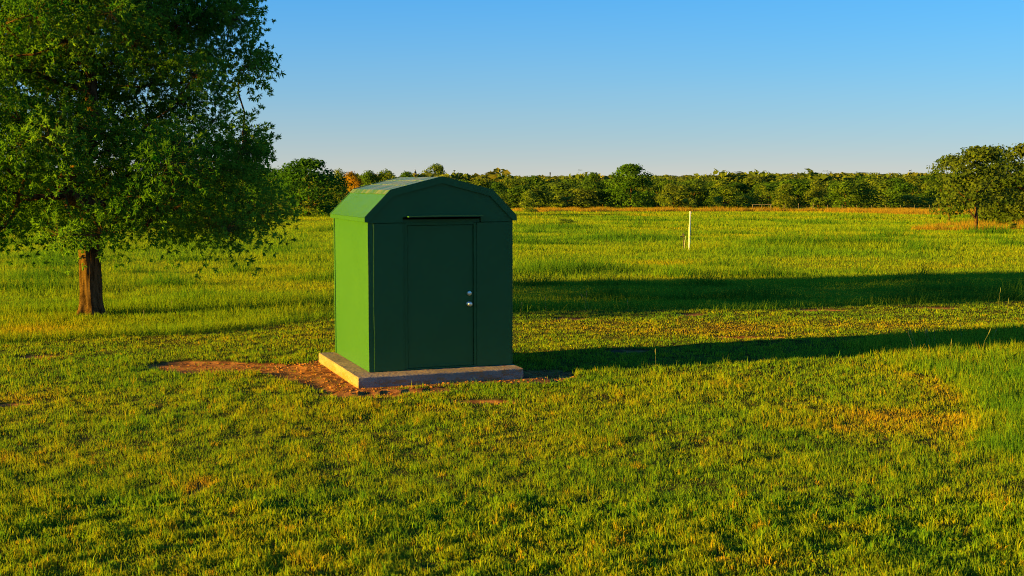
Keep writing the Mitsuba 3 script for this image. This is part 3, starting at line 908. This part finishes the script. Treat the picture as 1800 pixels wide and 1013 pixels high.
def mown():
    rng = np.random.default_rng(101)
    x, y = scatter(rng, 7.6, 32, lambda y: np.minimum(4500, 4500 * (9.5 / y) ** 1.9))
    keep = (rng.uniform(size=len(x)) > tall_mask(x, y)) & ~slab_inside(x, y, 0.012)
    d = dirt(x, y)
    keep &= rng.uniform(size=len(x)) > d * 0.93 - 0.02
    keep &= np.hypot(x - on_ground(160, 554)[0], y - on_ground(160, 554)[1]) > 0.3
    x, y, d = x[keep], y[keep], d[keep]
    n = len(x)
    dry = dryness(x, y)
    am = arc_mask(x, y)
    rim = np.exp(-((x - np.interp(y, ARC[:, 0], ARC[:, 1]) + 0.25) / 0.30) ** 2) * sstep(12.0, 13.5, y) * sstep(20.0, 18.0, y)
    dry = dry + 0.45 * rim
    clump = nz(x, y, 0.16, 61, 2)
    broad = nz(x, y, 0.9, 62, 2)
    h = (0.053 + 0.052 * clump + 0.018 * broad) * rng.uniform(0.6, 1.35, n) * np.where(rng.uniform(size=n) < 0.03, 1.7, 1.0)
    h = h * (1 - 0.35 * np.clip(dry - 0.6, 0, 1)) * (1 - 0.5 * d)
    h = h * (1 - 0.35 * sstep(18, 23, y)) + am * rng.uniform(0.02, 0.12, n)
    h = np.maximum(h, 0.015)
    w = rng.uniform(0.0065, 0.0115, n) * np.maximum(1, y / 13)
    lean = np.clip(np.abs(rng.normal(0.35, 0.22, n)), 0, 0.92)
    az = rng.uniform(0, 2 * np.pi, n) * 0.75 + nz(x, y, 0.22, 63, 2) * 4.0
    cell = meshkit.noise(np.stack([x * 14, y * 14, np.full(n, 9.1)], -1), 66)
    dry = dry + 0.9 * sstep(0.80, 0.88, cell) - 0.5 * sstep(0.22, 0.14, cell)
    h = h * (1 + 0.5 * sstep(0.22, 0.14, cell))
    col = grass_color(dry + 0.30 * clump - 0.40 * am * sstep(21, 17, y) + 0.4 * am * nz(x, y, 0.8, 67, 2), rng.normal(size=n) * 0.26) * rng.uniform(0.8, 1.2, n)[:, None]
    P = np.stack([x, y, ground_z(x, y) - 0.006], -1)
    near = y < 11.0
    parts = [blades(P[m], h[m], w[m], lean[m], az[m], col[m], two, rng) for m, two in ((near, True), (~near, False))]
    emit('lawn_grass', parts)
    tag('lawn_grass', 'short mown grass covering the ground around the shelter', 'grass', kind='stuff')


def emit(key, parts):
    V, Fc, C, at = [], [], [], 0
    for v, f, c in parts:
        V.append(v)
        Fc.append(f + at)
        C.append(c)
        at += len(v)
    scene[key] = mikit.ply((np.vstack(V), np.vstack(Fc)), 'grass_mat', color=np.vstack(C))


FAR_DRY = [(px_x(990, 150), 148, 6.5, 7, 1.0), (px_x(1110, 152), 150, 5, 5, 0.8), (px_x(1590, 140), 139, 9, 9, 1.3), (px_x(1640, 130), 128, 6, 8, 1.2), (px_x(1700, 76), 76, 3.4, 1.6, 0.7), (px_x(1760, 84), 84, 5, 2, 0.5), (px_x(1400, 148), 149, 26, 2.2, 0.9), (px_x(1170, 42), 42, 1.5, 1.5, 0.5)]
FAR_LUSH = [(px_x(1385, 54), 54, 2.2, 1.6), (px_x(1530, 54), 54, 1.6, 1.0), (px_x(985, 78), 78, 2.5, 3), (px_x(945, 37), 37.5, 1.5, 1.0), (px_x(1100, 60), 60, 3, 2)]
for _r in np.random.default_rng(88).uniform(size=(170, 4)):
    _y = 29 + 95 * _r[0] ** 1.3
    FAR_LUSH.append(((_r[1] - 0.5) * 0.84 * _y, _y, 0.5 + 1.5 * _r[2] ** 2 * _y / 50, 0.25 + 0.6 * _r[3] ** 2 * _y / 50))


def meadow():
    rng = np.random.default_rng(202)
    x, y = scatter(rng, 19.5, 172, lambda y: 500 * (25 / y) ** 1.75, 2.5)
    keep = rng.uniform(size=len(x)) < tall_mask(x, y)
    d = dirt(x, y)
    keep &= rng.uniform(size=len(x)) > d
    keep &= np.hypot(x - on_ground(160, 554)[0], y - on_ground(160, 554)[1]) > 0.26
    x, y = x[keep], y[keep]
    n = len(x)
    dry = 0.36 + 0.55 * nz(x * 0.5, y, 6, 71) + 0.55 * nz(x * 0.6, y, 1.5, 72) + 0.10 * sstep(30, 60, y)
    for cx, cy, rx, ry, k in FAR_DRY:
        dry = dry + k * np.exp(-((x - cx) / rx) ** 2 - ((y - cy) / ry) ** 2)
    for cx, cy, rx, ry, k in DRY_SPOTS:
        dry = dry + 0.8 * k * np.exp(-((x - cx) / rx) ** 2 - ((y - cy) / ry) ** 2)
    lush = np.zeros(n)
    for cx, cy, rx, ry in FAR_LUSH:
        lush = lush + np.exp(-((x - cx) / rx) ** 2 - ((y - cy) / ry) ** 2)
    dry = dry - 1.1 * np.clip(lush, 0, 1.2) - 0.05
    tuft, broad = nz(x, y, 0.55, 73, 2), nz(x, y, 2.6, 74, 2)
    h = (0.115 + 0.07 * tuft + 0.15 * sstep(0.0, 0.55, nz(x * 0.55, y, 3.2, 74, 3)) + 0.06 * broad + 0.38 * np.clip(lush, 0, 1) ** 1.5) * rng.uniform(0.55, 1.35, n)
    edge = np.exp(-np.clip(y - mow_y(x), 0, 9) / 0.9) * (x < 9)
    h = np.maximum(h, 0.04) + edge * rng.uniform(0.05, 0.22, n)
    dry = dry - 0.35 * edge
    w = rng.uniform(0.008, 0.0135, n) * np.maximum(1, y / 19)
    lean = np.clip(np.abs(rng.normal(0.48, 0.24, n)), 0, 0.92)
    az = rng.uniform(0, 2 * np.pi, n)
    weed = np.clip(lush, 0, 1)[:, None]
    col = grass_color(dry + 0.2 * tuft, rng.normal(size=n) * 0.24) * rng.uniform(0.8, 1.2, n)[:, None]
    col = col * (1 - 0.22 * weed)          # broad dark weeds of another kind
    P = np.stack([x, y, ground_z(x, y) - 0.01], -1)
    emit('meadow_grass', [blades(P, h, w, lean, az, col, False, rng)])
    tag('meadow_grass', 'tall uncut grass of the meadow behind the mown ground', 'grass', kind='stuff')




def dry_grass():
    rng = np.random.default_rng(505)
    V = []
    for cx, cy, rx, ry, k in FAR_DRY[:7]:
        n = int(520 * rx * ry * k * (90 / cy))
        a, r = rng.uniform(0, 2 * np.pi, n), np.sqrt(rng.uniform(0, 1, n))
        x, y = cx + rx * r * np.cos(a), cy + ry * r * np.sin(a)
        keep = nz(x, y, 2.2, 77, 3) > -0.22
        x, y = x[keep], y[keep]
        n = len(x)
        h = (0.42 + 0.25 * nz(x, y, 1.5, 78, 2)) * rng.uniform(0.5, 1.3, n)
        col = np.array([0.40, 0.215, 0.026])[None] * rng.uniform(0.65, 1.2, (n, 1)) * (1 + np.array([[-0.25, 0.25, 0.0]]) * rng.uniform(0, 1, (n, 1)) ** 2)
        V.append(blades(np.stack([x, y, ground_z(x, y) - 0.02], -1), h, rng.uniform(0.010, 0.018, n) * np.maximum(1, y / 40), np.abs(rng.normal(0.3, 0.2, n)).clip(0, 0.85), rng.uniform(0, 2 * np.pi, n), col, False, rng))
    emit('dry_grass', V)
    tag('dry_grass', 'tall dead orange brown grass along the far edge of the meadow', 'grass', kind='stuff')


mown()
meadow()
dry_grass()


# seed stalks that stand above the grass
def stalks():
    rng = np.random.default_rng(303)
    pts = [(1642, 612), (1636, 615), (1629, 618), (1606, 622), (1028, 552), (1038, 550), (1152, 652), (1610, 618), (1690, 608), (1740, 605), (1770, 560), (1755, 540), (1725, 618), (1668, 640), (960, 552), (1105, 550), (915, 556), (300, 560), (420, 545), (250, 590)]
    V = []
    for px, py in pts:
        x, y = on_ground(px, py)
        z = float(ground_z(x, y))
        h = rng.uniform(0.30, 0.52)
        ln = rng.normal(size=2) * 0.07
        top = np.array([x + ln[0], y + ln[1], z + h])
        b = np.array([x, y, z - 0.02])
        V.append(tube(np.stack([b, (b + top) / 2 + np.array([ln[0] * -0.2, 0, 0]), b + (top - b) * 0.78]), [0.0022, 0.002, 0.0018], 4))
        V.append(tube(np.stack([b + (top - b) * 0.74, b + (top - b) * 0.84, b + (top - b) * 0.94, top]), [0.002, 0.007, 0.006, 0.001], 5))
    v, f = joined(V)
    scene['seed_stalks'] = mikit.ply((v, f), 'grass_mat', color=np.tile([0.30, 0.29, 0.14], (len(v), 1)))
    tag('seed_stalks', 'pale seed stalks standing above the longer grass', 'grass', kind='stuff')


stalks()


# crumbs of soil and small stones on the bare patches
def crumbs():
    rng = np.random.default_rng(404)
    n = 40000
    x, y = rng.uniform(-6.2, 1.6, n), rng.uniform(15.5, 20.5, n)
    k = (dirt(x, y) > 0.45) & ~slab_inside(x, y, 0.01)
    x, y = x[k][:2600], y[k][:2600]
    base = icosphere(subdivisions=0)
    bv, bf = np.array(base.vertices), np.array(base.faces)
    s = 0.004 + 0.020 * rng.uniform(size=len(x)) ** 5
    v = bv[None] * s[:, None, None] * rng.uniform(0.7, 1.2, (len(x), 12, 1)) * np.array([1.2, 1.0, 0.7]) + np.stack([x, y, ground_z(x, y) + 0.2 * s], -1)[:, None]
    f = (bf[None] + (np.arange(len(x)) * 12)[:, None, None]).reshape(-1, 3)
    scene['soil_crumbs'] = mikit.ply((v.reshape(-1, 3), f), 'crumb_mat')
    tag('soil_crumbs', 'loose red clods and small stones on the bare soil by the pad', 'soil', kind='stuff')


scene['crumb_mat'] = {'type': 'diffuse', 'reflectance': mikit.proc(lambda p, n, uv: mix((0.16, 0.060, 0.022), (0.40, 0.17, 0.055), noise(p.x * 30, p.y * 30, 1.0)))}
crumbs()
